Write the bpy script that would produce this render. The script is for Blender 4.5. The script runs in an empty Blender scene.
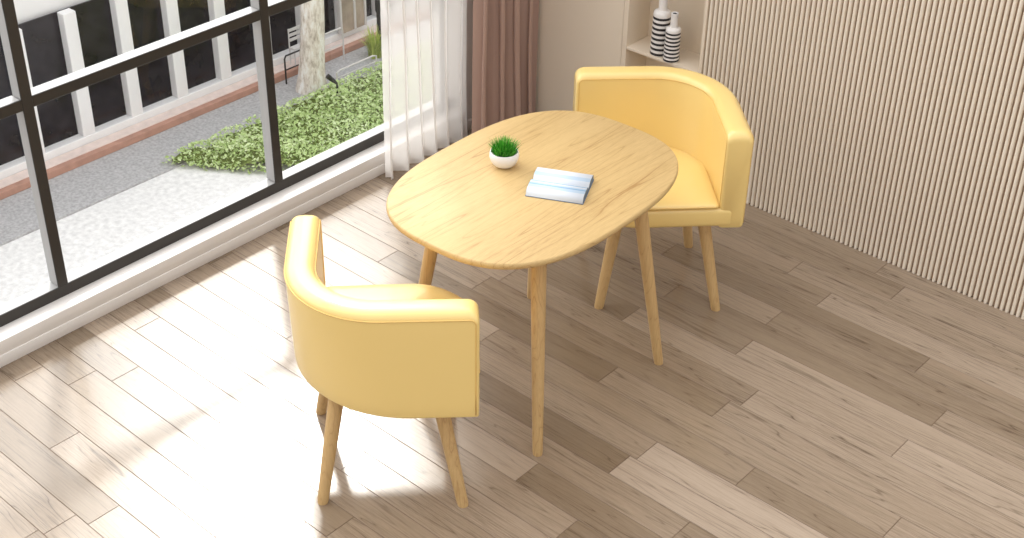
import bpy, bmesh, math, random
from math import sin, cos, pi, sqrt
from mathutils import Vector, Matrix, noise

random.seed(7)
scene = bpy.context.scene
COL = scene.collection

# ------------------------------------------------------------------ materials
def srgb(r, g, b):
    def c(v):
        v /= 255.0
        return v / 12.92 if v <= 0.04045 else ((v + 0.055) / 1.055) ** 2.4
    return (c(r), c(g), c(b), 1.0)

def mat(name):
    m = bpy.data.materials.new(name)
    m.use_nodes = True
    nt = m.node_tree
    return m, nt, nt.nodes['Principled BSDF']

def simple(name, col, rough=0.5, spec=0.5, metal=0.0, bump=0.0, bscale=200.0, var=0.0, vscale=8.0, coat=0.0, sheen=0.0):
    m, nt, b = mat(name)
    N, L = nt.nodes, nt.links
    b.inputs['Base Color'].default_value = col
    b.inputs['Roughness'].default_value = rough
    b.inputs['Specular IOR Level'].default_value = spec
    b.inputs['Metallic'].default_value = metal
    b.inputs['Coat Weight'].default_value = coat
    b.inputs['Sheen Weight'].default_value = sheen
    tc = N.new('ShaderNodeTexCoord')
    if var > 0:
        nz = N.new('ShaderNodeTexNoise'); nz.inputs['Scale'].default_value = vscale
        nz.inputs['Detail'].default_value = 4
        L.new(tc.outputs['Object'], nz.inputs['Vector'])
        rp = N.new('ShaderNodeValToRGB')
        rp.color_ramp.elements[0].position = 0.3; rp.color_ramp.elements[1].position = 0.7
        rp.color_ramp.elements[0].color = tuple(c * (1 - var) for c in col[:3]) + (1,)
        rp.color_ramp.elements[1].color = tuple(min(1, c * (1 + var)) for c in col[:3]) + (1,)
        L.new(nz.outputs['Fac'], rp.inputs['Fac']); L.new(rp.outputs['Color'], b.inputs['Base Color'])
    if bump > 0:
        nb = N.new('ShaderNodeTexNoise'); nb.inputs['Scale'].default_value = bscale
        nb.inputs['Detail'].default_value = 3
        L.new(tc.outputs['Object'], nb.inputs['Vector'])
        bp = N.new('ShaderNodeBump'); bp.inputs['Strength'].default_value = bump
        bp.inputs['Distance'].default_value = 0.002
        L.new(nb.outputs['Fac'], bp.inputs['Height']); L.new(bp.outputs['Normal'], b.inputs['Normal'])
    return m

def wood(name, light, dark, stretch, rough=0.35, ringscale=1.0, amount=1.0, use_attr=False, fine=1.0, line=0.09):
    """oak: cathedral bands (distorted) plus fine pores, stretched along one axis"""
    m, nt, b = mat(name)
    N, L = nt.nodes, nt.links
    b.inputs['Roughness'].default_value = rough
    tc = N.new('ShaderNodeTexCoord')
    src = tc.outputs['Object']
    if use_attr:
        at = N.new('ShaderNodeAttribute'); at.attribute_name = 'plank'
        ad = N.new('ShaderNodeVectorMath'); ad.operation = 'MULTIPLY_ADD'
        ad.inputs[1].default_value = (37.0, 19.0, 53.0)
        L.new(at.outputs['Vector'], ad.inputs[0]); L.new(src, ad.inputs[2])
        src = ad.outputs[0]
    mp = N.new('ShaderNodeMapping'); mp.inputs['Scale'].default_value = stretch
    L.new(src, mp.inputs['Vector'])
    n1 = N.new('ShaderNodeTexNoise'); n1.inputs['Scale'].default_value = 2.2 * ringscale
    n1.inputs['Detail'].default_value = 2; n1.inputs['Roughness'].default_value = 0.45
    L.new(mp.outputs[0], n1.inputs['Vector'])
    mm = N.new('ShaderNodeMath'); mm.operation = 'MULTIPLY'; mm.inputs[1].default_value = 11.0
    L.new(n1.outputs['Fac'], mm.inputs[0])
    fr = N.new('ShaderNodeMath'); fr.operation = 'FRACT'; L.new(mm.outputs[0], fr.inputs[0])
    rr = N.new('ShaderNodeValToRGB')
    e = rr.color_ramp.elements
    e[0].position = 0.0; e[0].color = (0.85, 0.85, 0.85, 1)
    e[1].position = line; e[1].color = (0.22, 0.22, 0.22, 1)
    k = rr.color_ramp.elements.new(0.5); k.color = (0.06, 0.06, 0.06, 1)
    k = rr.color_ramp.elements.new(1.0 - line); k.color = (0.26, 0.26, 0.26, 1)
    k = rr.color_ramp.elements.new(1.0); k.color = (0.85, 0.85, 0.85, 1)
    L.new(fr.outputs[0], rr.inputs['Fac'])
    n2 = N.new('ShaderNodeTexNoise'); n2.inputs['Scale'].default_value = 26.0 * fine
    n2.inputs['Detail'].default_value = 6; n2.inputs['Roughness'].default_value = 0.65
    L.new(mp.outputs[0], n2.inputs['Vector'])
    r2 = N.new('ShaderNodeValToRGB')
    r2.color_ramp.elements[0].position = 0.40; r2.color_ramp.elements[0].color = (0, 0, 0, 1)
    r2.color_ramp.elements[1].position = 0.68; r2.color_ramp.elements[1].color = (1, 1, 1, 1)
    L.new(n2.outputs['Fac'], r2.inputs['Fac'])
    n3 = N.new('ShaderNodeTexNoise'); n3.inputs['Scale'].default_value = 1.3
    n3.inputs['Detail'].default_value = 3
    L.new(mp.outputs[0], n3.inputs['Vector'])
    a1 = N.new('ShaderNodeMath'); a1.operation = 'MULTIPLY'; a1.inputs[1].default_value = 0.78 * amount
    L.new(rr.outputs['Color'], a1.inputs[0])
    a2 = N.new('ShaderNodeMath'); a2.operation = 'MULTIPLY_ADD'; a2.inputs[1].default_value = 0.36 * amount
    L.new(r2.outputs['Color'], a2.inputs[0]); L.new(a1.outputs[0], a2.inputs[2])
    a3 = N.new('ShaderNodeMath'); a3.operation = 'MULTIPLY'; L.new(a2.outputs[0], a3.inputs[0])
    r3 = N.new('ShaderNodeMapRange'); r3.inputs[1].default_value = 0.3; r3.inputs[2].default_value = 0.75
    r3.inputs[3].default_value = 0.35; r3.inputs[4].default_value = 1.35
    L.new(n3.outputs['Fac'], r3.inputs[0]); L.new(r3.outputs[0], a3.inputs[1])
    mx = N.new('ShaderNodeMixRGB')
    mx.inputs['Color1'].default_value = light; mx.inputs['Color2'].default_value = dark
    cl = N.new('ShaderNodeClamp'); L.new(a3.outputs[0], cl.inputs[0]); L.new(cl.outputs[0], mx.inputs['Fac'])
    out = mx.outputs['Color']
    if use_attr:
        # the x of the attribute is the plank's own tone
        sp = N.new('ShaderNodeSeparateXYZ'); L.new(at.outputs['Vector'], sp.inputs[0])
        mr = N.new('ShaderNodeMapRange'); mr.inputs[3].default_value = 0.50; mr.inputs[4].default_value = 1.22
        L.new(sp.outputs[0], mr.inputs[0])
        hs = N.new('ShaderNodeHueSaturation')
        L.new(mr.outputs[0], hs.inputs['Value']); L.new(out, hs.inputs['Color'])
        ms = N.new('ShaderNodeMapRange'); ms.inputs[3].default_value = 1.18; ms.inputs[4].default_value = 0.85
        L.new(sp.outputs[0], ms.inputs[0]); L.new(ms.outputs[0], hs.inputs['Saturation'])
        out = hs.outputs['Color']
    L.new(out, b.inputs['Base Color'])
    bp = N.new('ShaderNodeBump'); bp.inputs['Strength'].default_value = 0.12
    bp.inputs['Distance'].default_value = 0.0006; bp.invert = True
    L.new(r2.outputs['Color'], bp.inputs['Height']); L.new(bp.outputs['Normal'], b.inputs['Normal'])
    return m, b

M = {}
M['leather'] = simple('yellow_leather', srgb(239, 207, 130), rough=0.34, spec=0.55, bump=0.10, bscale=420, coat=0.45)
M['piping'] = simple('yellow_piping', srgb(222, 184, 108), rough=0.42)
M['top_wood'], _b = wood('table_oak', srgb(209, 179, 125), srgb(148, 104, 52), (7.0, 0.42, 7.0), rough=0.42, ringscale=0.7, amount=0.85, fine=1.7, line=0.05)
_b.inputs['Coat Weight'].default_value = 0.0; _b.inputs['Specular IOR Level'].default_value = 0.3
M['leg_wood'], _b = wood('leg_oak', srgb(205, 171, 118), srgb(162, 122, 74), (9.0, 9.0, 0.9), rough=0.42, amount=0.85)
M['floor'], _b = wood('floor_planks', srgb(164, 145, 124), srgb(82, 64, 47), (0.5, 10.0, 1.0), rough=0.22, ringscale=0.75, amount=0.95, use_attr=True, fine=1.3, line=0.06)
_b.inputs['Coat Weight'].default_value = 0.35; _b.inputs['Coat Roughness'].default_value = 0.16
M['floor_gap'] = simple('floor_gap', srgb(96, 74, 58), rough=0.7)
M['wall_beige'] = simple('beige_lacquer', srgb(232, 218, 198), rough=0.42, bump=0.03, bscale=60)
M['wall_white'] = simple('white_paint', srgb(228, 222, 216), rough=0.55, bump=0.04, bscale=120)
M['sill'] = simple('sill_stone', srgb(232, 227, 222), rough=0.35, var=0.02)
M['flute'] = simple('fluted_batten', srgb(238, 226, 208), rough=0.5)
M['flute_gap'] = simple('flute_backing', srgb(150, 127, 104), rough=0.7)
M['niche'] = simple('niche_board', srgb(232, 217, 196), rough=0.45)
M['frame_dark'] = simple('dark_aluminium', srgb(50, 46, 42), rough=0.45, metal=0.0)
M['frame_grey'] = simple('daylit_aluminium', srgb(168, 166, 164), rough=0.4, metal=0.0)  # outside light reflected by the dark frame, put into the colour
M['curtain_brown'] = simple('brown_curtain', srgb(176, 146, 132), rough=0.8, bump=0.25, bscale=500, sheen=0.1)
M['ceramic'] = simple('white_ceramic', srgb(238, 234, 230), rough=0.3, spec=0.5)
M['black_glaze'] = simple('black_glaze', srgb(38, 36, 40), rough=0.35)
M['soil'] = simple('pale_gravel', srgb(150, 160, 140), rough=0.9, var=0.4, vscale=120)
M['paper'] = simple('white_paper', srgb(214, 220, 228), rough=0.6)
M['blue_band'] = simple('blue_print', srgb(140, 178, 210), rough=0.6)
M['blue_light'] = simple('pale_blue_print', srgb(186, 206, 224), rough=0.6)
M['blue_cover'] = simple('slate_blue_cover', srgb(92, 116, 142), rough=0.5)
M['concrete'] = simple('pale_concrete', srgb(226, 225, 224), rough=0.9, var=0.14, vscale=30, bump=0.3, bscale=80)
M['asphalt'] = simple('grey_paving', srgb(176, 175, 176), rough=0.9, var=0.22, vscale=60, bump=0.3, bscale=80)
M['redwood'] = simple('red_brown_timber', srgb(184, 140, 122), rough=0.7, var=0.15, vscale=12)
M['pink_top'] = simple('pink_stone', srgb(226, 208, 200), rough=0.7, var=0.08, vscale=20)
M['ext_white'] = simple('white_facade', srgb(238, 237, 237), rough=0.6, var=0.03)
M['ext_dark'] = simple('dark_glazing', srgb(30, 28, 34), rough=0.08, spec=0.3, var=0.5, vscale=9)
M['ext_interior'] = simple('shop_interior', srgb(176, 160, 142), rough=0.7, var=0.3, vscale=6)
M['black_metal'] = simple('black_metal', srgb(34, 33, 34), rough=0.5)
M['rail_white'] = simple('white_rail', srgb(214, 210, 208), rough=0.5)

def bark():
    m, nt, b = mat('pale_bark')
    N, L = nt.nodes, nt.links
    tc = N.new('ShaderNodeTexCoord'); mp = N.new('ShaderNodeMapping'); mp.inputs['Scale'].default_value = (16, 16, 5)
    L.new(tc.outputs['Object'], mp.inputs['Vector'])
    nz = N.new('ShaderNodeTexNoise'); nz.inputs['Scale'].default_value = 2.2; nz.inputs['Detail'].default_value = 8
    nz.inputs['Roughness'].default_value = 0.7
    L.new(mp.outputs[0], nz.inputs['Vector'])
    rp = N.new('ShaderNodeValToRGB'); e = rp.color_ramp.elements
    e[0].position = 0.30; e[0].color = srgb(156, 138, 124)
    e[1].position = 0.50; e[1].color = srgb(232, 222, 212)
    k = e.new(0.62); k.color = srgb(250, 247, 244)
    L.new(nz.outputs['Fac'], rp.inputs['Fac']); L.new(rp.outputs['Color'], b.inputs['Base Color'])
    b.inputs['Roughness'].default_value = 0.9
    bp = N.new('ShaderNodeBump'); bp.inputs['Strength'].default_value = 0.5; bp.inputs['Distance'].default_value = 0.01
    L.new(nz.outputs['Fac'], bp.inputs['Height']); L.new(bp.outputs['Normal'], b.inputs['Normal'])
    return m
M['bark'] = bark()

def leafy(name, c0, c1, c2, trans=0.25):
    m, nt, b = mat(name)
    N, L = nt.nodes, nt.links
    at = N.new('ShaderNodeAttribute'); at.attribute_name = 'tone'
    rp = N.new('ShaderNodeValToRGB'); e = rp.color_ramp.elements
    e[0].position = 0.0; e[0].color = c0
    e[1].position = 1.0; e[1].color = c2
    k = e.new(0.5); k.color = c1
    L.new(at.outputs['Fac'], rp.inputs['Fac']); L.new(rp.outputs['Color'], b.inputs['Base Color'])
    b.inputs['Roughness'].default_value = 0.5
    tr = N.new('ShaderNodeBsdfTranslucent'); L.new(rp.outputs['Color'], tr.inputs['Color'])
    mx = N.new('ShaderNodeMixShader'); mx.inputs[0].default_value = trans
    L.new(b.outputs[0], mx.inputs[1]); L.new(tr.outputs[0], mx.inputs[2])
    L.new(mx.outputs[0], nt.nodes['Material Output'].inputs['Surface'])
    return m
M['leaf'] = leafy('hedge_leaf', srgb(138, 168, 84), srgb(204, 224, 156), srgb(244, 250, 220))
M['grass'] = leafy('grass_blade', srgb(24, 104, 20), srgb(62, 158, 40), srgb(122, 204, 78))
M['tuft'] = leafy('tuft_blade', srgb(150, 170, 70), srgb(190, 206, 96), srgb(222, 230, 140))

def glass():
    m, nt, b = mat('window_glass')
    N, L = nt.nodes, nt.links
    N.remove(b)
    t = N.new('ShaderNodeBsdfTransparent'); t.inputs['Color'].default_value = (0.97, 0.985, 0.98, 1)
    g = N.new('ShaderNodeBsdfGlossy'); g.inputs['Roughness'].default_value = 0.02
    mx = N.new('ShaderNodeMixShader'); mx.inputs[0].default_value = 0.045
    L.new(t.outputs[0], mx.inputs[1]); L.new(g.outputs[0], mx.inputs[2])
    L.new(mx.outputs[0], N['Material Output'].inputs['Surface'])
    return m
M['glass'] = glass()

def sheer():
    m, nt, b = mat('sheer_voile')
    N, L = nt.nodes, nt.links
    N.remove(b)
    c = srgb(249, 246, 243)
    d = N.new('ShaderNodeBsdfDiffuse'); d.inputs['Color'].default_value = c
    tl = N.new('ShaderNodeBsdfTranslucent'); tl.inputs['Color'].default_value = c
    tp = N.new('ShaderNodeBsdfTransparent')
    m1 = N.new('ShaderNodeMixShader'); m1.inputs[0].default_value = 0.5
    L.new(d.outputs[0], m1.inputs[1]); L.new(tl.outputs[0], m1.inputs[2])
    m2 = N.new('ShaderNodeMixShader')
    # a voile seen face-on lets more through than one seen along its folds
    lw = N.new('ShaderNodeLayerWeight'); lw.inputs['Blend'].default_value = 0.5
    mr = N.new('ShaderNodeMapRange'); mr.inputs[1].default_value = 0.0; mr.inputs[2].default_value = 0.8
    mr.inputs[3].default_value = 0.34; mr.inputs[4].default_value = 0.0
    L.new(lw.outputs['Facing'], mr.inputs[0]); L.new(mr.outputs[0], m2.inputs[0])
    L.new(m1.outputs[0], m2.inputs[1]); L.new(tp.outputs[0], m2.inputs[2])
    L.new(m2.outputs[0], N['Material Output'].inputs['Surface'])
    return m
M['sheer'] = sheer()

# ------------------------------------------------------------------ helpers
def link(name, me, m, parent=None, smooth=False):
    o = bpy.data.objects.new(name, me)
    COL.objects.link(o)
    for x in (m if isinstance(m, (list, tuple)) else [m]):
        me.materials.append(x)
    if parent is not None:
        o.parent = parent
    if smooth:
        me.polygons.foreach_set('use_smooth', [True] * len(me.polygons))
    return o

def build(name, bm, m, parent=None, smooth=False, angle=None):
    bmesh.ops.recalc_face_normals(bm, faces=bm.faces[:])
    if angle is not None:
        for f in bm.faces: f.smooth = True
        for e in bm.edges:
            if len(e.link_faces) == 2 and e.calc_face_angle(0) > angle:
                e.smooth = False
    me = bpy.data.meshes.new(name); bm.to_mesh(me); bm.free()
    return link(name, me, m, parent, smooth)

def tag(o, label=None, cat=None, group=None, kind=None):
    if label: o['label'] = label
    if cat: o['category'] = cat
    if group: o['group'] = group
    if kind: o['kind'] = kind
    return o

def empty(name, loc, rz=0.0):
    o = bpy.data.objects.new(name, None); COL.objects.link(o)
    o.empty_display_size = 0.1
    o.location = loc; o.rotation_euler = (0, 0, rz)
    return o

def box(bm, x0, x1, y0, y1, z0, z1, mi=0):
    v = [bm.verts.new((x, y, z)) for x in (x0, x1) for y in (y0, y1) for z in (z0, z1)]
    fs = []
    for q in ((0, 1, 3, 2), (4, 6, 7, 5), (0, 4, 5, 1), (2, 3, 7, 6), (0, 2, 6, 4), (1, 5, 7, 3)):
        f = bm.faces.new([v[i] for i in q]); f.material_index = mi; fs.append(f)
    return fs

def bbox(bm, x0, x1, y0, y1, z0, z1, r=0.003, seg=2):
    """bevelled box"""
    t = bmesh.new(); box(t, x0, x1, y0, y1, z0, z1)
    bmesh.ops.recalc_face_normals(t, faces=t.faces[:])
    bmesh.ops.bevel(t, geom=t.edges[:], offset=r, segments=seg, affect='EDGES', profile=0.5)
    me = bpy.data.meshes.new('tmp'); t.to_mesh(me); t.free(); bm.from_mesh(me); bpy.data.meshes.remove(me)

def sweep(bm, pts, radii, n=12, cap=True, closed=False):
    pts = [Vector(p) for p in pts]
    rings = []
    up = None
    for i, p in enumerate(pts):
        if closed:
            t = (pts[(i + 1) % len(pts)] - pts[i - 1]).normalized()
        else:
            t = (pts[min(i + 1, len(pts) - 1)] - pts[max(i - 1, 0)]).normalized()
        if up is None:
            a = Vector((0, 0, 1)) if abs(t.z) < 0.9 else Vector((1, 0, 0))
        else:
            a = up
        s = t.cross(a).normalized(); up = s.cross(t).normalized()
        r = radii[i] if isinstance(radii, (list, tuple)) else radii
        rings.append([bm.verts.new(p + (s * cos(2 * pi * k / n) + up * sin(2 * pi * k / n)) * r) for k in range(n)])
    m = len(rings)
    for i in range(m if closed else m - 1):
        a, b = rings[i], rings[(i + 1) % m]
        for k in range(n):
            bm.faces.new((a[k], a[(k + 1) % n], b[(k + 1) % n], b[k]))
    if cap and not closed:
        bm.faces.new(rings[0]); bm.faces.new(rings[-1])

def lathe(bm, prof, n=40, c=(0, 0, 0), mats=None):
    rings = []
    for r, z in prof:
        if r < 1e-6:
            rings.append([bm.verts.new((c[0], c[1], c[2] + z))])
        else:
            rings.append([bm.verts.new((c[0] + r * cos(2 * pi * k / n), c[1] + r * sin(2 * pi * k / n), c[2] + z)) for k in range(n)])
    for i in range(len(rings) - 1):
        a, b = rings[i], rings[i + 1]
        for k in range(n):
            k2 = (k + 1) % n
            if len(a) == 1 and len(b) == 1: continue
            if len(a) == 1: f = bm.faces.new((a[0], b[k2], b[k]))
            elif len(b) == 1: f = bm.faces.new((a[k], a[k2], b[0]))
            else: f = bm.faces.new((a[k], a[k2], b[k2], b[k]))
            if mats: f.material_index = mats[i]

def leg_mesh(bm, top, foot, rt, rb):
    """tapered round leg with a softly rounded foot, cut level with the floor"""
    T, B = Vector(top), Vector(foot)
    st = [0, 0.25, 0.5, 0.75, 0.93, 0.985, 1.0]
    pts = [T.lerp(B, s) for s in st]
    rad = [rt + (rb - rt) * s for s in st]; rad[-1] = rb * 0.95
    n = 20
    rings = []
    for p, r in zip(pts, rad):
        rings.append([bm.verts.new((p.x + r * cos(2 * pi * k / n), p.y + r * sin(2 * pi * k / n), p.z)) for k in range(n)])
    for i in range(len(rings) - 1):
        a, b = rings[i], rings[i + 1]
        for k in range(n): bm.faces.new((a[k], b[k], b[(k + 1) % n], a[(k + 1) % n]))
    bm.faces.new(rings[0]); bm.faces.new(rings[-1])

def loft_plan(bm, rows):
    """rows: list of closed outlines (same count) from bottom to top; capped"""
    rs = [[bm.verts.new(p) for p in row] for row in rows]
    n = len(rs[0])
    for a, b in zip(rs[:-1], rs[1:]):
        for k in range(n): bm.faces.new((a[k], a[(k + 1) % n], b[(k + 1) % n], b[k]))
    bm.faces.new(rs[0]); bm.faces.new(rs[-1])
    return rs

# ------------------------------------------------------------------ room
XW, YB = -3.757, 4.347            # inner faces of the window wall and the back wall
Y0, X1 = -1.6, 2.2                # how far the room is built towards the camera
HC = 3.5

# floor: planks running along x, seams where the photograph has them
PW, PL, PH0 = 0.1122, 1.08, 2.787
seams = {-1: -1.896, 0: -1.872, 1: -1.573, -3: -2.087, -2: -1.583, 9: -2.52, 7: -2.343, 5: -2.365,
         -4: -2.915, 3: -1.818, 2: -2.206, -6: -2.52, -8: -2.337, 4: -2.86, 6: -1.95, 8: -3.05, -5: -1.72, -7: -1.9}
tones = {(2, -1): 0.16, (2, 0): 0.55, (-1, -1): 0.12, (-1, 0): 0.86, (0, 0): 0.92, (0, -1): 0.52, (1, -1): 0.42,
         (1, 0): 0.30, (3, -1): 0.34, (3, 0): 0.62, (-3, 0): 0.22, (-3, -1): 0.75, (-2, -1): 0.48, (-2, 0): 0.34,
         (5, 0): 0.70, (5, -1): 0.24, (4, 0): 0.48, (4, 1): 0.72, (6, -1): 0.35, (6, 0): 0.75, (7, 0): 0.30, (7, -1): 0.45,
         (-4, 0): 0.55, (-4, -1): 0.7, (-5, -1): 0.62, (-6, 0): 0.5, (8, 0): 0.6, (9, 0): 0.3, (9, -1): 0.5}
bm = bmesh.new()
lay = bm.faces.layers.float_vector.new('plank') if hasattr(bm.faces.layers, 'float_vector') else None
box(bm, XW - 0.02, X1, Y0, YB + 0.02, -0.06, -0.0012, 1)
planks = []
r0 = math.floor((Y0 - PH0) / PW); r1 = math.ceil((YB - PH0) / PW)
pr = random.Random(3)
for r in range(r0, r1 + 1):
    ya, yb = max(Y0, PH0 + r * PW), min(YB + 0.01, PH0 + (r + 1) * PW)
    if yb - ya < 0.004: continue
    sx = seams.get(r, -2.0 + pr.random() * PL)
    k0 = math.floor((XW - sx) / PL)
    k = k0
    while sx + k * PL < X1:
        xa, xb = max(XW - 0.01, sx + k * PL), min(X1, sx + (k + 1) * PL)
        if xb - xa > 0.004:
            t = tones.get((r, k), pr.choice([0.2, 0.35, 0.45, 0.55, 0.65, 0.8]) + pr.uniform(-.05, .05))
            planks.append((xa, xb, ya, yb, t, pr.random(), pr.random()))
        k += 1
vals = []
for xa, xb, ya, yb, t, p, q in planks:
    g, h = 0.0009, 0.0016
    o = [(xa + g, ya + g, -.0012), (xb - g, ya + g, -.0012), (xb - g, yb - g, -.0012), (xa + g, yb - g, -.0012)]
    i = [(xa + h, ya + h, 0), (xb - h, ya + h, 0), (xb - h, yb - h, 0), (xa + h, yb - h, 0)]
    vo = [bm.verts.new(c) for c in o]; vi = [bm.verts.new(c) for c in i]
    fs = [bm.faces.new(vi)] + [bm.faces.new((vo[j], vo[(j + 1) % 4], vi[(j + 1) % 4], vi[j])) for j in range(4)]
    for f in fs: f.material_index = 0; f[lay] = (t, p, q)
me = bpy.data.meshes.new('floor'); bm.normal_update(); bm.to_mesh(me); bm.free()
tag(link('floor', me, [M['floor'], M['floor_gap']]), kind='structure')

# window wall: low white sill wall with a ledge, window above, plain pier past the curtains
WIN_Y1, WIN_Z0, WIN_Z1 = 4.02, 0.10, 3.02
bm = bmesh.new()
box(bm, XW - 0.16, XW - 0.012, Y0, YB + 0.2, -1.3, 0.045)
box(bm, XW - 0.16, XW - 0.012, WIN_Y1, YB + 0.2, 0.045, HC)
box(bm, XW - 0.16, XW - 0.012, Y0, WIN_Y1, WIN_Z1, HC)
tag(build('wall_left', bm, M['wall_white']), kind='structure')
bm = bmesh.new()
bbox(bm, XW - 0.016, XW + 0.002, Y0, YB, 0.0, 0.046, 0.003)
tag(build('baseboard_left', bm, M['sill'], angle=0.6), kind='structure')
bm = bmesh.new()
bbox(bm, XW - 0.15, XW - 0.002, Y0, WIN_Y1, 0.0455, WIN_Z0, 0.004)
tag(build('trim_1', bm, M['sill'], angle=0.6), kind='structure')

# window: dark frame, daylight on its outer half coloured in as grey, one pane per bay
FX = -3.83
root = empty('window_1', (FX, 2.4, WIN_Z0)); tag(root, kind='structure')
def wloc(o):   # children keep world coordinates
    o.matrix_parent_inverse = Matrix.Translation(Vector((-FX, -2.4, -WIN_Z0)))
    return o
mull = [2.98 - 1.0 * k for k in range(0, 5)] + [3.93]
FD = 0.056
def member(y0, y1, z0, z1, names=('window_frame', 'frame_face')):
    b1 = bmesh.new(); box(b1, FX - FD, FX - 0.006, y0 + 0.002, y1 - 0.002, z0 + 0.002, z1 - 0.002)
    f = wloc(build(names[0], b1, M['frame_grey'], root))
    b2 = bmesh.new(); bbox(b2, FX - 0.006, FX, y0, y1, z0, z1, 0.0015, 1)
    c = wloc(build(names[1], b2, M['frame_dark'], root)); c['label'] = 'dark brown-black room side of the window frame'
for y in mull: member(y, y + 0.040, WIN_Z0 + 0.045, WIN_Z1 - 0.04)
member(Y0, WIN_Y1, WIN_Z0, WIN_Z0 + 0.045)
member(Y0, WIN_Y1, WIN_Z1 - 0.04, WIN_Z1)
ys = sorted(mull)
edges = [Y0] + [e for y in ys for e in (y, y + 0.04)] + [WIN_Y1]
for a, b in zip(edges[0::2], edges[1::2]):
    if b - a < 0.06: continue
    member(a, b, 0.845, 0.885)
    bg = bmesh.new()
    for z0, z1 in ((WIN_Z0 + 0.047, 0.843), (0.887, WIN_Z1 - 0.042)):
        q = [bg.verts.new(p) for p in ((FX - 0.035, a, z0), (FX - 0.035, b, z0), (FX - 0.035, b, z1), (FX - 0.035, a, z1))]
        bg.faces.new(q)
    wloc(build('pane', bg, M['glass'], root))['label'] = 'clear window glass'

# back wall: beige lacquered panelling, a recessed display niche, fluted cladding
NX0, NX1, NXE = -3.150, -2.786, -2.772
bm = bmesh.new()
box(bm, XW - 0.16, -3.1765, YB, YB + 0.03, 0, HC)
box(bm, XW - 0.16, X1, YB + 0.20, YB + 0.28, 0, HC)
tag(build('wall_back', bm, M['wall_beige']), kind='structure')

root = empty('display_niche', ((NX0 + NX1) / 2, YB, 0))
tag(root, 'tall beige recessed display niche with shelves between plain panel and fluted cladding', 'shelf unit')
def nloc(o):
    o.matrix_parent_inverse = Matrix.Translation(-Vector(root.location)); return o
b = bmesh.new(); bbox(b, -3.1735, NX0, YB - 0.004, YB + 0.195, 0.002, 2.7, 0.0015, 1); nloc(build('side_panel', b, M['niche'], root))
b = bmesh.new(); bbox(b, NX1, NXE, YB - 0.004, YB + 0.195, 0.002, 2.7, 0.0015, 1); nloc(build('side_panel', b, M['niche'], root))
b = bmesh.new(); box(b, NX0, NX1, YB + 0.146, YB + 0.152, 0.002, 2.7); nloc(build('back_panel', b, M['niche'], root))
for z in (0.08, 0.495, 0.91, 1.325, 1.74, 2.155, 2.7):
    b = bmesh.new(); bbox(b, NX0 + .0002, NX1 - .0002, YB - 0.002, YB + 0.1458, z - 0.012, z, 0.001, 1); nloc(build('shelf', b, M['niche'], root))

# fluted panel : half-round battens on a backing, one cladding
b = bmesh.new()
px0, px1, pit = NXE + 0.001, 1.2, 0.0208
box(b, px0, px1, YB + 0.012, YB + 0.03, 0.0, 2.9, 1)
n = int((px1 - px0) / pit)
for k in range(n):
    xa = px0 + k * pit + 0.0045; w = pit - 0.0085
    xs = [(xa, .0125), (xa, .004), (xa + w * .12, .0008), (xa + w * .3, -.001), (xa + w * .7, -.001), (xa + w * .88, .0008), (xa + w, .004), (xa + w, .0125)]
    lo = [b.verts.new((x, YB + y, 0.001)) for x, y in xs]; hi = [b.verts.new((x, YB + y, 2.9)) for x, y in xs]
    for j in range(7): b.faces.new((lo[j], lo[j + 1], hi[j + 1], hi[j]))
    b.faces.new(lo); b.faces.new(hi)
o = build('fluted_panel', b, [M['flute'], M['flute_gap']], angle=0.9)
tag(o, 'cream vertically fluted wall cladding to the right of the display niche', 'wall panel')

# ------------------------------------------------------------------ curtains
def curtain(name, ya, yb, xc, amp, pleats, z0, z1, m, label, seed, lean=0.0, flare=0.0, fold=0.35, ny=260, sharp=1.0, thick=0.0):
    rng = random.Random(seed)
    ph = [rng.uniform(-.5, .5) for _ in range(pleats + 3)]
    am = [rng.uniform(.7, 1.15) for _ in range(pleats + 3)]
    bm = bmesh.new(); nz = 34
    grid = []
    for j in range(nz + 1):
        tz = j / nz
        z = z0 + (z1 - z0) * tz ** 1.6
        row = []
        for i in range(ny + 1):
            t = i / ny
            u = t * pleats
            k = int(min(u, pleats - 1e-6)); f = u - k
            a = am[k] * (1 - f) + am[k + 1] * f
            p = ph[k] * (1 - f) + ph[k + 1] * f
            w = sin(2 * pi * u + p * 0.9)
            w = math.copysign(abs(w) ** sharp, w)
            low = max(0.0, 1 - (z - z0) / 0.35)
            x = xc + amp * a * w * (1 + 0.25 * low)
            x += flare * low ** 2 * (0.5 + 0.5 * sin(9 * t + seed))
            y = ya + (yb - ya) * t + 0.35 * (yb - ya) / pleats * sin(4 * pi * u + p) * fold
            y += 0.010 * sin(3.1 * z + 6 * t + seed) * (1 if 0.04 < t < 0.96 else 0.4)
            hem = 0.010 * (0.5 + 0.5 * sin(2 * pi * u * 1.0 + p * 3 + 1.2)) if j == 0 else 0.0
            row.append(bm.verts.new((x, y, z + hem)))
        grid.append(row)
    for j in range(nz):
        for i in range(ny):
            bm.faces.new((grid[j][i], grid[j][i + 1], grid[j + 1][i + 1], grid[j + 1][i]))
    o = build(name, bm, m, smooth=True)
    tag(o, label, 'curtain')
    return o
curtain('sheer_curtain', 3.470, 3.985, -3.714, 0.022, 6, 0.004, 3.02, M['sheer'],
        'white sheer curtain hanging in soft folds at the window edge', 5, flare=0.012)
curtain('blackout_curtain', 3.918, 4.337, -3.626, 0.046, 4, 0.006, 3.02, M['curtain_brown'],
        'brown curtain gathered in deep pleats in the corner beside the white sheer', 11, sharp=0.8, fold=0.62)

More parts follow.
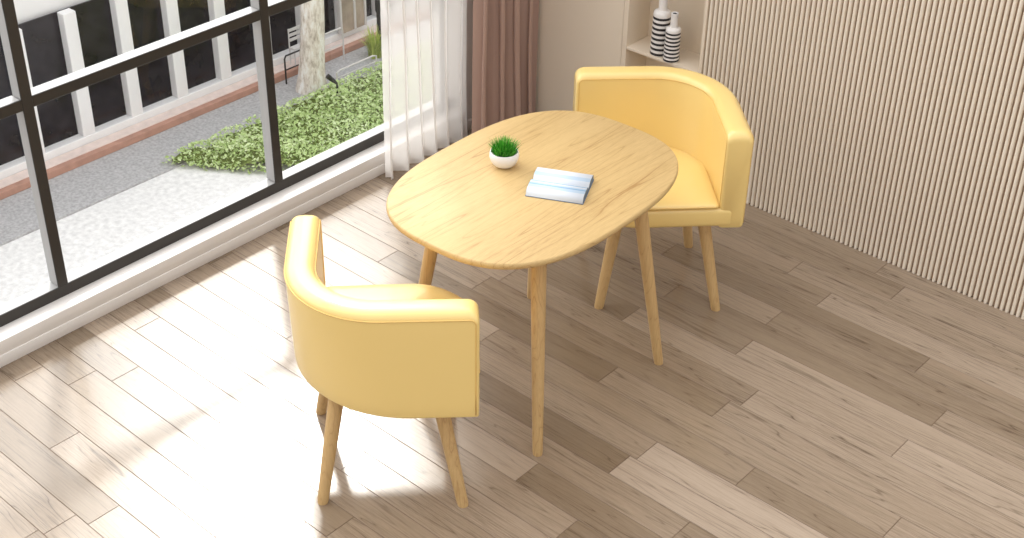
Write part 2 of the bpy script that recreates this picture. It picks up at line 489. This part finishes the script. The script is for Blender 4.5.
# ------------------------------------------------------------------ table
TC = (-2.420, 2.906)
troot = empty('dining_table', (TC[0], TC[1], 0))
tag(troot, 'light oak oval dining table on four round splayed legs', 'table')
def sup(a, bb, n=2.7, N=128):
    out = []
    for k in range(N):
        t = 2 * pi * k / N
        c, s = cos(t), sin(t)
        out.append((a * math.copysign(abs(c) ** (2 / n), c), bb * math.copysign(abs(s) ** (2 / n), s)))
    return out
b = bmesh.new()
rows = []
for ins, z in ((0.022, 0.7235), (0.009, 0.7255), (0.002, 0.7305), (0.0, 0.737), (0.0005, 0.7435), (0.0025, 0.748), (0.0055, 0.75)):
    rows.append([(-0.0036 + x * cos(.03) - y * sin(.03), 0.0039 + x * sin(.03) + y * cos(.03), z) for x, y in sup(0.358 - ins, 0.4945 - ins, 2.76)])
loft_plan(b, rows)
build('tabletop', b, M['top_wood'], troot, angle=0.9)
for sx in (-1, 1):
    for sy in (-1, 1):
        b = bmesh.new()
        leg_mesh(b, (0.005 + sx * 0.200, 0.015 + sy * 0.240, 0.7234), (0.010 + sx * 0.2915, 0.010 + sy * 0.322, 0.0), 0.0255, 0.0165)
        build('leg', b, M['leg_wood'], troot, smooth=False, angle=0.7)

# ------------------------------------------------------------------ barrel chairs
W = 0.277; TH = 0.088; ZB, ZT = 0.381, 0.750
def shell_path(z, off, n_arc=26, n_st=7):
    """plan of the wrap-round back at height z, offset inward by off; list of (x, y, nx, ny, distance_to_nearest_end)"""
    R = 0.36 + (0.275 - 0.36) * min(1, max(0, (z - ZB) / (ZT - ZB)))
    pts = []
    yend = W - 0.004
    L = yend - (-W + R)
    es = [0, .0015, .004, .008, .014, .021, .03, .045]
    st = [e for e in es] + [0.045 + (L - 0.045) * k / n_st for k in range(1, n_st + 1)]
    arm = [(-W, yend - s, 1, 0, s) for s in st]
    arc = []
    for k in range(1, n_arc):
        a = pi + (pi / 2) * k / n_arc
        arc.append((-W + R + R * cos(a), -W + R + R * sin(a), -cos(a), -sin(a), 1.0))
    back = [(yend - s, -W, 0, 1, s) for s in reversed(st)]
    return [(x + nx * off, y + ny * off, s) for x, y, nx, ny, s in arm + arc + back]

def shell_profile():
    P = []
    def arcp(cx, cz, r, a0, a1, n):
        for k in range(n + 1):
            a = a0 + (a1 - a0) * k / n
            P.append((cx + r * cos(a), cz + r * sin(a)))
    ro, ri, rb = 0.030, 0.026, 0.008
    arcp(rb, ZB + rb, rb, -pi / 2, -pi, 3)
    for k in range(1, 8): P.append((0.0, ZB + rb + (ZT - ro - ZB - rb) * k / 8))
    arcp(ro, ZT - ro, ro, pi, pi / 2, 7)
    P.append((TH * .5, ZT + 0.0015))
    arcp(TH - ri, ZT - ri, ri, pi / 2, 0, 6)
    for k in range(1, 7): P.append((TH, ZT - ri + (ZB + rb - ZT + ri) * k / 7))
    arcp(TH - rb, ZB + rb, rb, 0, -pi / 2, 3)
    return P

def endround(s, r):
    return 0.0 if s >= r else r - sqrt(max(0, r * r - (r - s) ** 2))

def shell_mesh():
    bm = bmesh.new()
    prof = shell_profile()
    cols = []
    for d, z in prof:
        path = shell_path(z, d)
        col = []
        for x, y, s in path:
            zz = z
            lim = ZT - endround(s, 0.036)
            if z > ZT - 0.05: zz = z - (ZT - lim) * ((z - (ZT - 0.05)) / 0.05) ** 0.9
            # soften the vertical edges of the end faces
            e = endround(s, 0.010)
            k = (d - TH / 2) / (TH / 2)
            dd = -e * k
            # shift inward/outward along the local normal
            col.append((x, y, zz, dd, s))
        cols.append(col)
    # resolve normals per station from outer/inner path
    V = []
    for pi_, col in enumerate(cols):
        d, z = prof[pi_]
        po = shell_path(z, 0.0); pn = shell_path(z, TH)
        row = []
        for i, (x, y, zz, dd, s) in enumerate(col):
            nx, ny = pn[i][0] - po[i][0], pn[i][1] - po[i][1]
            l = math.hypot(nx, ny); nx /= l; ny /= l
            row.append(bm.verts.new((x + nx * dd, y + ny * dd, zz)))
        V.append(row)
    m = len(V); n = len(V[0])
    for a in range(m):
        for i in range(n - 1):
            bm.faces.new((V[a][i], V[(a + 1) % m][i], V[(a + 1) % m][i + 1], V[a][i + 1]))
    bm.faces.new([V[a][0] for a in range(m)]); bm.faces.new([V[a][-1] for a in range(m)])
    return bm

def piping_line(off, zt, ins, r):
    """piping running up one arm end, along the rim and down the other end"""
    path = shell_path(zt, off)
    n = len(path)
    keep = [i for i in range(n) if path[i][2] > ins + 0.016 or 7 < i < n - 8]
    top = [(path[i][0], path[i][1], zt) for i in keep]
    def endcol(sgn):
        pts = []
        # corner of the piping below the rim, rounded
        base = shell_path(zt, off)
        e0 = base[0] if sgn == 0 else base[-1]
        dx, dy = (0, -1) if sgn == 0 else (-1, 0)
        for k in range(0, 7):
            a = (pi / 2) * k / 6
            sx = ins + 0.018 * (1 - cos(a) * 1.0) if True else 0
            pts.append((e0[0] + dx * (ins + 0.018 * (1 - cos(a))), e0[1] + dy * (ins + 0.018 * (1 - cos(a))), zt - 0.018 + 0.018 * sin(a)))
        low = []
        for z in (ZB + 0.012, ZB + 0.1, ZB + 0.2, ZB + 0.28):
            low.append((e0[0] + dx * ins, e0[1] + dy * ins, z))
        return low + pts
    L = endcol(0); Rr = endcol(1)
    pts = L + [p for p in top if True] + Rr[::-1]
    # drop near-duplicates
    out = [pts[0]]
    for p in pts[1:]:
        if (Vector(p) - Vector(out[-1])).length > 0.003: out.append(p)
    bm = bmesh.new(); sweep(bm, out, r, n=8)
    return bm

def rsq(x0, x1, rb_, rf, rs, N=14):
    """square plan from (x0,x0) to (x1,x1): rb_ radius at the (x0,x0) corner, rf at (x1,x1), rs at the other two"""
    out = []
    for (cx, cy, r, a0) in ((x1 - rf, x1 - rf, rf, 0), (x0 + rs, x1 - rs, rs, pi / 2), (x0 + rb_, x0 + rb_, rb_, pi), (x1 - rs, x0 + rs, rs, 1.5 * pi)):
        for k in range(N + 1):
            a = a0 + (pi / 2) * k / N
            out.append((cx + r * cos(a), cy + r * sin(a)))
    return out

def bulged(pl, amt, x1):
    """front and open side bow outward a little"""
    out = []
    for x, y in pl:
        bx = amt * max(0, (x / x1)) ** 3 * (1 - (y / x1) ** 2) if x > 0 else 0
        by = amt * max(0, (y / x1)) ** 3 * (1 - (x / x1) ** 2) if y > 0 else 0
        out.append((x + max(0, bx), y + max(0, by)))
    return out

def make_chair():
    root = empty('barrel_chair', (0, 0, 0))
    bm = shell_mesh()
    back = build('backrest', bm, M['leather'], root, angle=0.95)
    build('piping', piping_line(-0.0002, ZT - 0.024, 0.010, 0.0022), M['piping'], back, smooth=True)
    build('piping', piping_line(TH + 0.0002, ZT - 0.020, 0.010, 0.0020), M['piping'], back, smooth=True)
    # upholstered seat base (apron)
    b = bmesh.new(); rows = []
    for ins, z in ((0.022, 0.3812), (0.010, 0.384), (0.003, 0.390), (0.0, 0.400), (0.0, 0.440), (0.003, 0.452), (0.010, 0.457)):
        rows.append([(x, y, z) for x, y in bulged(rsq(-0.235 + ins, 0.2715 - ins, 0.27, 0.17, 0.010), 0.012, 0.2715)])
    loft_plan(b, rows); build('seat_base', b, M['leather'], root, angle=0.9)
    # cushion
    b = bmesh.new(); rows = []
    for ins, z in ((0.006, 0.4572), (0.001, 0.461), (0.0, 0.465), (0.002, 0.4695), (0.007, 0.473), (0.03, 0.4755), (0.07, 0.4775), (0.11, 0.478)):
        rows.append([(x, y, z) for x, y in bulged(rsq(-0.186 + ins, 0.267 - ins, 0.20 - ins * .6, 0.18 - ins * .3, 0.016 + ins * .2), 0.016, 0.267)])
    loft_plan(b, rows); seat = build('seat', b, M['leather'], root, angle=0.9)
    pl = bulged(rsq(-0.187, 0.2675, 0.20, 0.18, 0.016), 0.016, 0.267)
    o2 = [pl[0]]
    for p in pl[1:]:
        if math.hypot(p[0] - o2[-1][0], p[1] - o2[-1][1]) > 0.004: o2.append(p)
    b = bmesh.new(); sweep(b, [(x, y, 0.4655) for x, y in o2], 0.0026, n=8, closed=True)
    build('piping', b, M['piping'], seat, smooth=True)
    for sx in (-1, 1):
        for sy in (-1, 1):
            b = bmesh.new()
            leg_mesh(b, (sx * (0.138 if sx == sy else 0.155), sy * (0.138 if sx == sy else 0.155), 0.382), (sx * (0.199 if sx == sy else 0.227), sy * (0.199 if sx == sy else 0.227), 0.0), 0.0245, 0.0175)
            build('leg', b, M['leg_wood'], root, angle=0.7)
    return root

def copy_tree(o, parent=None):
    c = o.copy(); COL.objects.link(c)
    if parent is not None: c.parent = parent
    for ch in list(o.children): copy_tree(ch, c)
    return c
# the chair's open corner looks along +x+y of its own frame; it is turned so that corner points at the table
chair = make_chair()
tag(chair, 'yellow leather barrel chair nearest the camera, seen from behind, open side towards the table', 'chair', 'yellow chairs at the oval table')
chair.location = (-2.455, 2.264, 0); chair.rotation_euler = (0, 0, math.radians(45))
c2 = copy_tree(chair)
c2.location = (-2.479, 3.640, 0); c2.rotation_euler = (0, 0, math.radians(225))
c2['label'] = 'yellow leather barrel chair beyond the table, its seat and inner back facing us'

# ------------------------------------------------------------------ things on the table
# grass in a white bowl
p = (-2.558, 2.910)
root = empty('potted_grass', (p[0], p[1], 0.7504))
tag(root, 'small round white bowl of bright green grass on the table', 'potted plant')
b = bmesh.new()
lathe(b, [(0, 0), (.018, 0), (.024, .0015), (.035, .008), (.043, .020), (.0475, .034), (.0475, .043), (.045, .052), (.0435, .0535), (.042, .052), (.044, .044), (.043, .032), (.034, .014), (0, .010)], 44)
build('bowl', b, M['ceramic'], root, smooth=True)
b = bmesh.new(); lathe(b, [(0.0435, .0415), (.030, .0445), (.015, .046), (0, .0465)], 30); build('gravel', b, M['soil'], root, smooth=True)
b = bmesh.new(); tl = b.faces.layers.float.new('tone')
rg = random.Random(4)
for i in range(620):
    a = rg.uniform(0, 2 * pi); r = 0.036 * sqrt(rg.random())
    bx, by = r * cos(a), r * sin(a)
    h = rg.uniform(.034, .056) * (1.12 - 0.5 * (r / .036) ** 2)
    lean = 0.024 * (r / .036) + rg.uniform(-.004, .006)
    la = a + rg.uniform(-.5, .5)
    w = rg.uniform(.0010, .0019); wa = rg.uniform(0, pi)
    prev = None; t = rg.random()
    for k in range(4):
        s = k / 3
        c = Vector((bx + cos(la) * lean * s * s, by + sin(la) * lean * s * s, .043 + h * s))
        d = Vector((cos(wa), sin(wa), 0)) * w * (1 - s * .92)
        q = (b.verts.new(c - d), b.verts.new(c + d))
        if prev:
            f = b.faces.new((prev[0], prev[1], q[1], q[0])); f[tl] = t
        prev = q
me = bpy.data.meshes.new('grass'); b.to_mesh(me); b.free()
link('grass', me, M['grass'], root)['kind'] = 'stuff'

# open booklet, lying with its gutter along one diagonal of the table
A = Vector((-2.383, 2.811, 0)); B = Vector((-2.219, 2.893, 0)); Cc = Vector((-2.467, 2.956, 0))
ux = (B - A).normalized(); LX = (B - A).length; uy = Vector((-ux.y, ux.x, 0)); LY = 0.160
ang = math.atan2(ux.y, ux.x)
root = empty('open_booklet', (A.x, A.y, 0.7504), ang)
tag(root, 'open white booklet with pale blue bands lying beside the grass bowl', 'book')
b = bmesh.new(); bbox(b, 0, LX, 0, LY, 0, 0.0022, 0.0006, 1); build('cover', b, M['blue_cover'], root)
def page_block(name, y0, y1, gutter_hi, mats):
    """thick stack of pages, rounded at the outer edge and dipping into the gutter"""
    b = bmesh.new(); n = 40
    prof = []
    for k in range(n + 1):
        t = k / n                     # 0 outer edge, 1 gutter
        z = 0.0024 + 0.0185 * (1 - (1 - min(1, t / .16)) ** 2) ** .5 if t < .16 else 0.0209
        z += 0.0035 * sin(pi * t)
        if t > .72: z -= 0.0150 * ((t - .72) / .28) ** 2.2
        y = (y0 + (y1 - y0) * t) if gutter_hi else (y1 - (y1 - y0) * t)
        prof.append((y, z, t))
    x0, x1 = 0.002, LX - 0.002
    top0 = [b.verts.new((x0, y, z)) for y, z, t in prof]; top1 = [b.verts.new((x1, y, z)) for y, z, t in prof]
    bo0 = [b.verts.new((x0, y, .0023)) for y, z, t in prof]; bo1 = [b.verts.new((x1, y, .0023)) for y, z, t in prof]
    for k in range(n):
        f = b.faces.new((top0[k], top0[k + 1], top1[k + 1], top1[k])); f.material_index = mats((k + .5) / n); f.smooth = True
        f = b.faces.new((bo0[k], bo0[k + 1], top0[k + 1], top0[k])); f.material_index = 3
        f = b.faces.new((bo1[k], bo1[k + 1], top1[k + 1], top1[k])); f.material_index = 3
        b.faces.new((bo0[k], bo0[k + 1], bo1[k + 1], bo1[k]))
    b.faces.new((top0[-1], bo0[-1], bo1[-1], top1[-1]))
    bmesh.ops.recalc_face_normals(b, faces=b.faces[:])
    me = bpy.data.meshes.new(name); b.to_mesh(me); b.free()
    return link(name, me, [M['paper'], M['blue_band'], M['blue_light'], M['blue_cover']], root)
page_block('page_block', 0.001, LY * .55 - 0.0005, True, lambda t: 1 if .44 < t < .52 or .70 < t < .75 else (2 if .28 < t < .44 or .52 < t < .60 else 0))['label'] = 'printed half with pale blue bands'
page_block('page_block', LY * .55 + 0.0005, LY - 0.001, False, lambda t: 2 if .55 < t < .8 else 0)['label'] = 'plain white half'

# ------------------------------------------------------------------ striped bottles in the niche
def bottle(loc, r, hb, rn, hn, bands, label):
    root = empty('striped_bottle', loc); tag(root, label, 'vase', 'striped bottles in the niche')
    b = bmesh.new()
    prof = [(0, 0), (r * .93, 0), (r, .004)]; mats = [0, 0]
    zz = .004
    bw = (hb - .008) / bands
    for k in range(bands):
        z0 = .004 + k * bw
        rr = r * (1 - .07 * (k / bands))
        rr2 = r * (1 - .07 * ((k + 1) / bands))
        prof += [(rr * 1.0, z0 + bw * .06), (rr * .998, z0 + bw * .48), (rr2 * 1.01, z0 + bw * .52), (rr2 * 1.015, z0 + bw * .75), (rr2, z0 + bw)]
        mats += [1 if k >= 0 else 0, 1, 0, 0, 0]
    rt = prof[-1][0]; zt = prof[-1][1]
    for k in range(1, 7):
        a = (pi / 2) * k / 6
        prof.append((rn + (rt - rn) * cos(a), zt + (hb * .075) * sin(a))); mats.append(0)
    z2 = prof[-1][1]
    prof += [(rn * .97, z2 + hn * .5), (rn * 1.02, z2 + hn * .93), (rn * 1.04, z2 + hn), (rn * .82, z2 + hn + .001), (rn * .62, z2 + hn - .001), (rn * .6, z2 + hn - .02), (0, z2 + hn - .022)]
    mats += [0, 0, 0, 0, 0, 1, 1]
    mats = mats[:len(prof) - 1]
    lathe(b, prof, 40, mats=mats)
    build('body', b, [M['ceramic'], M['black_glaze']], root, angle=0.8)
    b = bmesh.new()
    rings = [(rn * .78, z2 + hn + .0016), (rn * .9, z2 + hn + .0030), (rn * 1.02, z2 + hn + .0012), (rn * .9, z2 + hn - .0005), (rn * .78, z2 + hn + .0016)]
    lathe(b, rings, 30); build('rim', b, M['ceramic'], root, smooth=True)
bottle((-3.010, 4.384, 0.4953), .0390, .184, .0180, .110, 8, 'taller white bottle with black stripes on the niche shelf')
bottle((-2.936, 4.364, 0.4953), .0330, .141, .0150, .058, 8, 'shorter black and white striped bottle on the shelf, in front of the taller one')

# ------------------------------------------------------------------ outside the window
ZG = -1.2
bm = bmesh.new(); box(bm, -9.5, XW - 0.16, -6, 12, ZG - 0.2, ZG)
tag(build('ground', bm, M['concrete']), kind='structure')
bm = bmesh.new(); box(bm, -6.66, -6.24, -6, 12, ZG + 0.0005, ZG + 0.012)
tag(build('pavement_strip', bm, M['asphalt']), kind='structure')
# kerb ledge of red-brown timber with a pink stone top
root = empty('timber_ledge', (-6.70, 3, ZG))
tag(root, 'red-brown ledge with a pale pink top running below the shopfront', 'ledge')
b = bmesh.new(); bbox(b, 0.0, 0.046, -9, 9, 0.012, 0.056, .003, 1); build('front_beam', b, M['redwood'], root)
b = bmesh.new(); bbox(b, -0.085, 0.0, -9, 9, 0.0, 0.060, .003, 1); build('stone_top', b, M['pink_top'], root)
# shopfront
SX = -6.79
root = empty('shopfront', (SX, 3, ZG))
tag(root, 'white shopfront across the path with dark glazing between white posts', 'building')
b = bmesh.new(); bbox(b, -0.10, 0.0, -9, 9, 0.0, 0.105, .004, 1); build('sill', b, M['ext_white'], root)
b = bmesh.new(); box(b, -0.7, -0.10, -9, 9, 0.86, 2.7); box(b, -0.4, -0.10, -9, 9, 0.0, 0.104); build('wall', b, M['ext_white'], root)
b = bmesh.new(); box(b, -0.075, -0.065, -9, 9, 0.105, 0.9); build('glazing', b, M['ext_dark'], root)
for k in range(-14, 22):
    y = 2.36 + 0.352 * k - 0.085
    if not (-9 < y < 9): continue
    b = bmesh.new(); bbox(b, -0.07, -0.004, y, y + 0.085, 0.105, 0.90, .003, 1)
    build('post', b, M['ext_white'], root)
# shop interior of the right-hand bay and a few chairs behind the glass shown as pale shapes standing before it
root = empty('interior_panel', (SX + 0.052, 6.05, ZG + 0.106))
tag(root, 'beige panel before the shopfront glass near the curtain, standing in for the interior behind it', 'board')
b = bmesh.new(); bbox(b, -0.045, -0.02, -0.10, 0.12, 0.0, 0.42, .003, 1); build('panel', b, M['ext_interior'], root)
for y in (-0.11, 0.02, 0.12):
    b = bmesh.new(); bbox(b, -0.05, -0.012, y, y + 0.018, 0.0, 0.43, .002, 1); build('upright', b, M['rail_white'], root)
# a pale chair on the sill side of the glass
for y, lab in ((5.50, 'pale slat-back chair before the dark shop glass just left of the tree trunk'),):
    root = empty('cafe_chair', (SX + 0.085, y, ZG + 0.0605)); tag(root, lab, 'chair')
    for a in (-.05, .05):
        b = bmesh.new(); bbox(b, -.022, -.016, a - .004, a + .004, 0, .26, .001, 1); build('back_post', b, M['rail_white'], root)
        b = bmesh.new(); bbox(b, .028, .034, a - .004, a + .004, 0, .12, .001, 1); build('leg', b, M['rail_white'], root)
    b = bmesh.new(); bbox(b, -.015, .036, -.056, .056, .1202, .132, .002, 1); build('seat', b, M['rail_white'], root)
    for z in (.165, .20, .235):
        b = bmesh.new(); bbox(b, -.0215, -.0165, -.0455, .0455, z, z + .022, .001, 1); build('back_slat', b, M['rail_white'], root)
# handrails
def hoop(name, loc, w, h, m, label, cat='rail', n_bar=1):
    root = empty(name, loc); tag(root, label, cat)
    b = bmesh.new()
    pts = [(0, 0, 0), (0, 0, h * .9), (0, w * .08, h), (0, w * .92, h), (0, w, h * .9), (0, w, 0)]
    sweep(b, pts, 0.006, n=8); build('hoop', b, m, root, smooth=False)
    for k in range(n_bar):
        b = bmesh.new(); z = h * (k + 1) / (n_bar + 1)
        sweep(b, [(0, 0.0, z), (0, w, z)], 0.0045, n=8); build('crossbar', b, m, root)
hoop('handrail', (-6.60, 5.30, ZG + 0.012), 0.15, 0.20, M['black_metal'], 'low dark metal hoop rail left of the tree trunk')
hoop('handrail', (-6.60, 5.62, ZG + 0.012), 0.20, 0.24, M['rail_white'], 'low pale hoop rail just right of the tree trunk')
hoop('handrail', (-6.34, 5.52, ZG + 0.012), 0.36, 0.10, M['rail_white'], 'long low white rail behind the hedge by the path')
# bollard
root = empty('bollard', (-6.58, 6.14, ZG + 0.012)); tag(root, 'thin black bollard in front of the shopfront by the sheer curtain', 'bollard')
b = bmesh.new(); lathe(b, [(0, 0), (.026, 0), (.026, .012), (.014, .02), (.014, .25), (.022, .27), (.022, .34), (.012, .36), (0, .365)], 18); build('post', b, M['black_metal'], root, smooth=False, angle=.6)

# tree
root = empty('tree', (-6.43, 5.36, ZG)); tag(root, 'pale mottled tree trunk standing between the hedge and the shopfront', 'tree')
b = bmesh.new()
n, st = 28, 40
rings = []
for j in range(st + 1):
    t = j / st; z = -0.05 + 3.2 * t
    r = 0.078 + 0.10 * math.exp(-max(0, z) / .10) * .35 - 0.008 * t
    cx, cy = 0.05 * t * 2 + .012 * sin(3 * z), 0.05 * z * .9 + .01 * sin(2.3 * z + 1)
    rings.append([b.verts.new((cx + r * (1 + .07 * noise.noise(Vector((cos(a) * 1.6, sin(a) * 1.6, z * 2.5)))) * cos(a),
                               cy + r * (1 + .07 * noise.noise(Vector((cos(a) * 1.6, sin(a) * 1.6, z * 2.5)))) * sin(a), z)) for a in [2 * pi * k / n for k in range(n)]])
for a_, b_ in zip(rings[:-1], rings[1:]):
    for k in range(n): b.faces.new((a_[k], a_[(k + 1) % n], b_[(k + 1) % n], b_[k]))
b.faces.new(rings[0]); b.faces.new(rings[-1])
build('trunk', b, M['bark'], root, smooth=True)
for (z, dy, dx) in ((2.5, .7, .1), (2.8, -.6, -.2), (3.05, .2, .5)):
    b = bmesh.new(); sweep(b, [(0.08, .05 * z * .9, z - .1), (0.08 + dx * .4, .05 * z + dy * .45, z + .25), (0.08 + dx, .05 * z + dy, z + .9)], [.05, .035, .015], n=12)
    build('branch', b, M['bark'], root, smooth=True)

# hedge : leaves over a mounded bed
def in_bed(x, y):
    if x < -6.30 - .02 * sin(5 * y) or x > -4.15: return False
    # near edge swings away from the window towards the left of the photograph
    return (x + 5.90) < 1.35 * (y - 4.36) + 0.03 * sin(9 * y)
b = bmesh.new(); tl = b.faces.layers.float.new('tone')
rg = random.Random(12)
def hz(x, y):
    return 0.11 + 0.05 * noise.noise(Vector((x * 3.2, y * 3.2, 0))) + 0.03 * noise.noise(Vector((x * 9, y * 9, 4)))
cnt = 0
while cnt < 42000:
    x = rg.uniform(-6.36, -4.15); y = rg.uniform(2.6, 7.6)
    if not in_bed(x, y): continue
    # lower at the bed's rim
    e = min(1.0, max(0.0, (1.35 * (y - 4.36) - (x + 5.90)) / .14), (x + 6.34) / .10)
    top = hz(x, y) * (0.35 + 0.65 * e)
    cnt += 1
    z = top * (1 - 0.8 * rg.random() ** 2.2)
    s = rg.uniform(.007, .016)
    n_ = Vector((rg.gauss(0, .6), rg.gauss(0, .6), 1)).normalized()
    t1 = n_.orthogonal().normalized(); t1.rotate(Matrix.Rotation(rg.uniform(0, 6.28), 3, n_)); t2 = n_.cross(t1)
    c = Vector((x, y, ZG + z))
    q = [b.verts.new(c + t1 * s * 1.25), b.verts.new(c + t2 * s * .62 + n_ * s * .15), b.verts.new(c - t1 * s * .9), b.verts.new(c - t2 * s * .62 + n_ * s * .15)]
    f = b.faces.new(q)
    g = 0.5 + 0.5 * noise.noise(Vector((x * 1.3, y * 1.3, 9)))
    f[tl] = min(1, max(0, 0.55 * rg.random() + 0.5 * g))
me = bpy.data.meshes.new('hedge'); b.to_mesh(me); b.free()
tag(link('hedge', me, M['leaf']), 'low spreading bed of light green leafy ground cover outside the window', 'hedge', kind='stuff')
b = bmesh.new()
gx, gy = 60, 140
vv = {}
for i in range(gx + 1):
    for j in range(gy + 1):
        x = -6.34 + 2.20 * i / gx; y = 2.6 + 5.0 * j / gy
        if in_bed(x, y): vv[i, j] = b.verts.new((x, y, ZG + 0.004 + max(0, hz(x, y) - .075)))
for i in range(gx):
    for j in range(gy):
        k = [(i, j), (i + 1, j), (i + 1, j + 1), (i, j + 1)]
        if all(c in vv for c in k): b.faces.new([vv[c] for c in k])
soilm = simple('bed_soil', srgb(112, 124, 66), rough=1.0, var=0.4, vscale=30)
tag(build('planting_bed', b, soilm, smooth=True), kind='structure')

# yellow-green grass tuft at the right end of the ledge
root = empty('grass_tuft', (-6.48, 6.00, ZG + 0.012)); 
tag(root, 'yellow-green tuft of long grass beside the black bollard', 'plant')
b = bmesh.new(); tl = b.faces.layers.float.new('tone'); rg = random.Random(9)
for i in range(220):
    a = rg.uniform(0, 6.28); r = .05 * rg.random(); l = rg.uniform(.12, .24); w = rg.uniform(.003, .006)
    sp = rg.uniform(.02, .09); prev = None; t = rg.random()
    for k in range(5):
        s = k / 4
        c = Vector((cos(a) * (r + sp * s * s), sin(a) * (r + sp * s * s), l * (s - .25 * s * s * sp / .1)))
        d = Vector((-sin(a), cos(a), 0)) * w * (1 - .9 * s)
        q = (b.verts.new(c - d), b.verts.new(c + d))
        if prev: f = b.faces.new((prev[0], prev[1], q[1], q[0])); f[tl] = t
        prev = q
me = bpy.data.meshes.new('blades'); b.to_mesh(me); b.free(); o = link('blades', me, M['tuft'], root); o['kind'] = 'stuff'

# garden spotlight in the hedge
root = empty('garden_spotlight', (-6.150, 5.35, ZG)); tag(root, 'small black garden spotlight poking out of the hedge near the tree', 'lamp')
b = bmesh.new(); lathe(b, [(0, 0), (.006, 0), (.006, .15), (0, .15)], 10); build('stake', b, M['black_metal'], root)
b = bmesh.new(); sweep(b, [(0, .0, .150), (-.012, -.02, .175), (-.030, -.05, .21)], [.008, .014, .017], n=14); build('lamp_head', b, M['black_metal'], root)

# ------------------------------------------------------------------ light
w = bpy.data.worlds.new('World'); scene.world = w; w.use_nodes = True
nt = w.node_tree; N, L = nt.nodes, nt.links
bg = N['Background']
# sky: bright overhead and towards the sun's side of the sky, dimmer low down behind the viewer
tc = N.new('ShaderNodeTexCoord'); sp = N.new('ShaderNodeSeparateXYZ'); L.new(tc.outputs['Generated'], sp.inputs[0])
rp = N.new('ShaderNodeValToRGB'); e = rp.color_ramp.elements
mr = N.new('ShaderNodeMapRange'); mr.inputs[1].default_value = -1; mr.inputs[2].default_value = 1
L.new(sp.outputs['Z'], mr.inputs[0]); L.new(mr.outputs[0], rp.inputs['Fac'])
e[0].position = 0.45; e[0].color = (0.54, 0.52, 0.49, 1)
e[1].position = 1.0; e[1].color = (1.8, 1.8, 1.85, 1)
k = e.new(0.56); k.color = (0.62, 0.61, 0.60, 1)
k = e.new(0.80); k.color = (1.35, 1.35, 1.37, 1)
dt = N.new('ShaderNodeVectorMath'); dt.operation = 'DOT_PRODUCT'
dt.inputs[1].default_value = Vector((-0.90, 0.05, 0.42)).normalized()
L.new(tc.outputs['Generated'], dt.inputs[0])
lb = N.new('ShaderNodeMapRange'); lb.interpolation_type = 'SMOOTHSTEP'
lb.inputs[1].default_value = 0.25; lb.inputs[2].default_value = 1.0; lb.inputs[3].default_value = 0.0; lb.inputs[4].default_value = 3.0
L.new(dt.outputs['Value'], lb.inputs[0])
ad = N.new('ShaderNodeMixRGB'); ad.blend_type = 'ADD'; ad.inputs['Fac'].default_value = 1.0
L.new(rp.outputs['Color'], ad.inputs['Color1']); L.new(lb.outputs[0], ad.inputs['Color2'])
L.new(ad.outputs['Color'], bg.inputs['Color'])
bg.inputs['Strength'].default_value = 1.0

sun = bpy.data.lights.new('Sun', 'SUN'); sun.energy = 1.7; sun.angle = math.radians(5); sun.color = (1.0, 0.965, 0.91)
so = bpy.data.objects.new('Sun', sun); COL.objects.link(so)
el = math.radians(42)
d = Vector((0.80 * cos(el), -0.60 * cos(el), -sin(el)))
so.rotation_euler = d.to_track_quat('-Z', 'Y').to_euler(); so.location = (-8, 6, 8)

# ------------------------------------------------------------------ camera
cam = bpy.data.cameras.new('Camera'); co = bpy.data.objects.new('Camera', cam); COL.objects.link(co)
yaw, pit, roll = math.radians(132.18406535), 0.587627063, 0.00813
F = Vector((cos(yaw) * cos(pit), sin(yaw) * cos(pit), -sin(pit)))
R = Vector((sin(yaw), -cos(yaw), 0)); U = R.cross(F)
R2 = R * cos(roll) + U * sin(roll); U2 = -R * sin(roll) + U * cos(roll)
mtx = Matrix((R2, U2, -F)).transposed().to_4x4(); mtx.translation = Vector((0, 0, 2.95))
co.matrix_world = mtx
cam.sensor_width = 36; cam.lens = 1388.96 / 1024 * 36
cam.shift_x = 27.03 / 1024; cam.shift_y = -4.687 / 1024
cam.clip_end = 200; cam.clip_start = 0.05
scene.camera = co
scene.view_settings.view_transform = 'Standard'
scene.view_settings.look = 'None'
scene.view_settings.gamma = 1.0
scene.view_settings.use_curve_mapping = False
scene.view_settings.exposure = 0.0
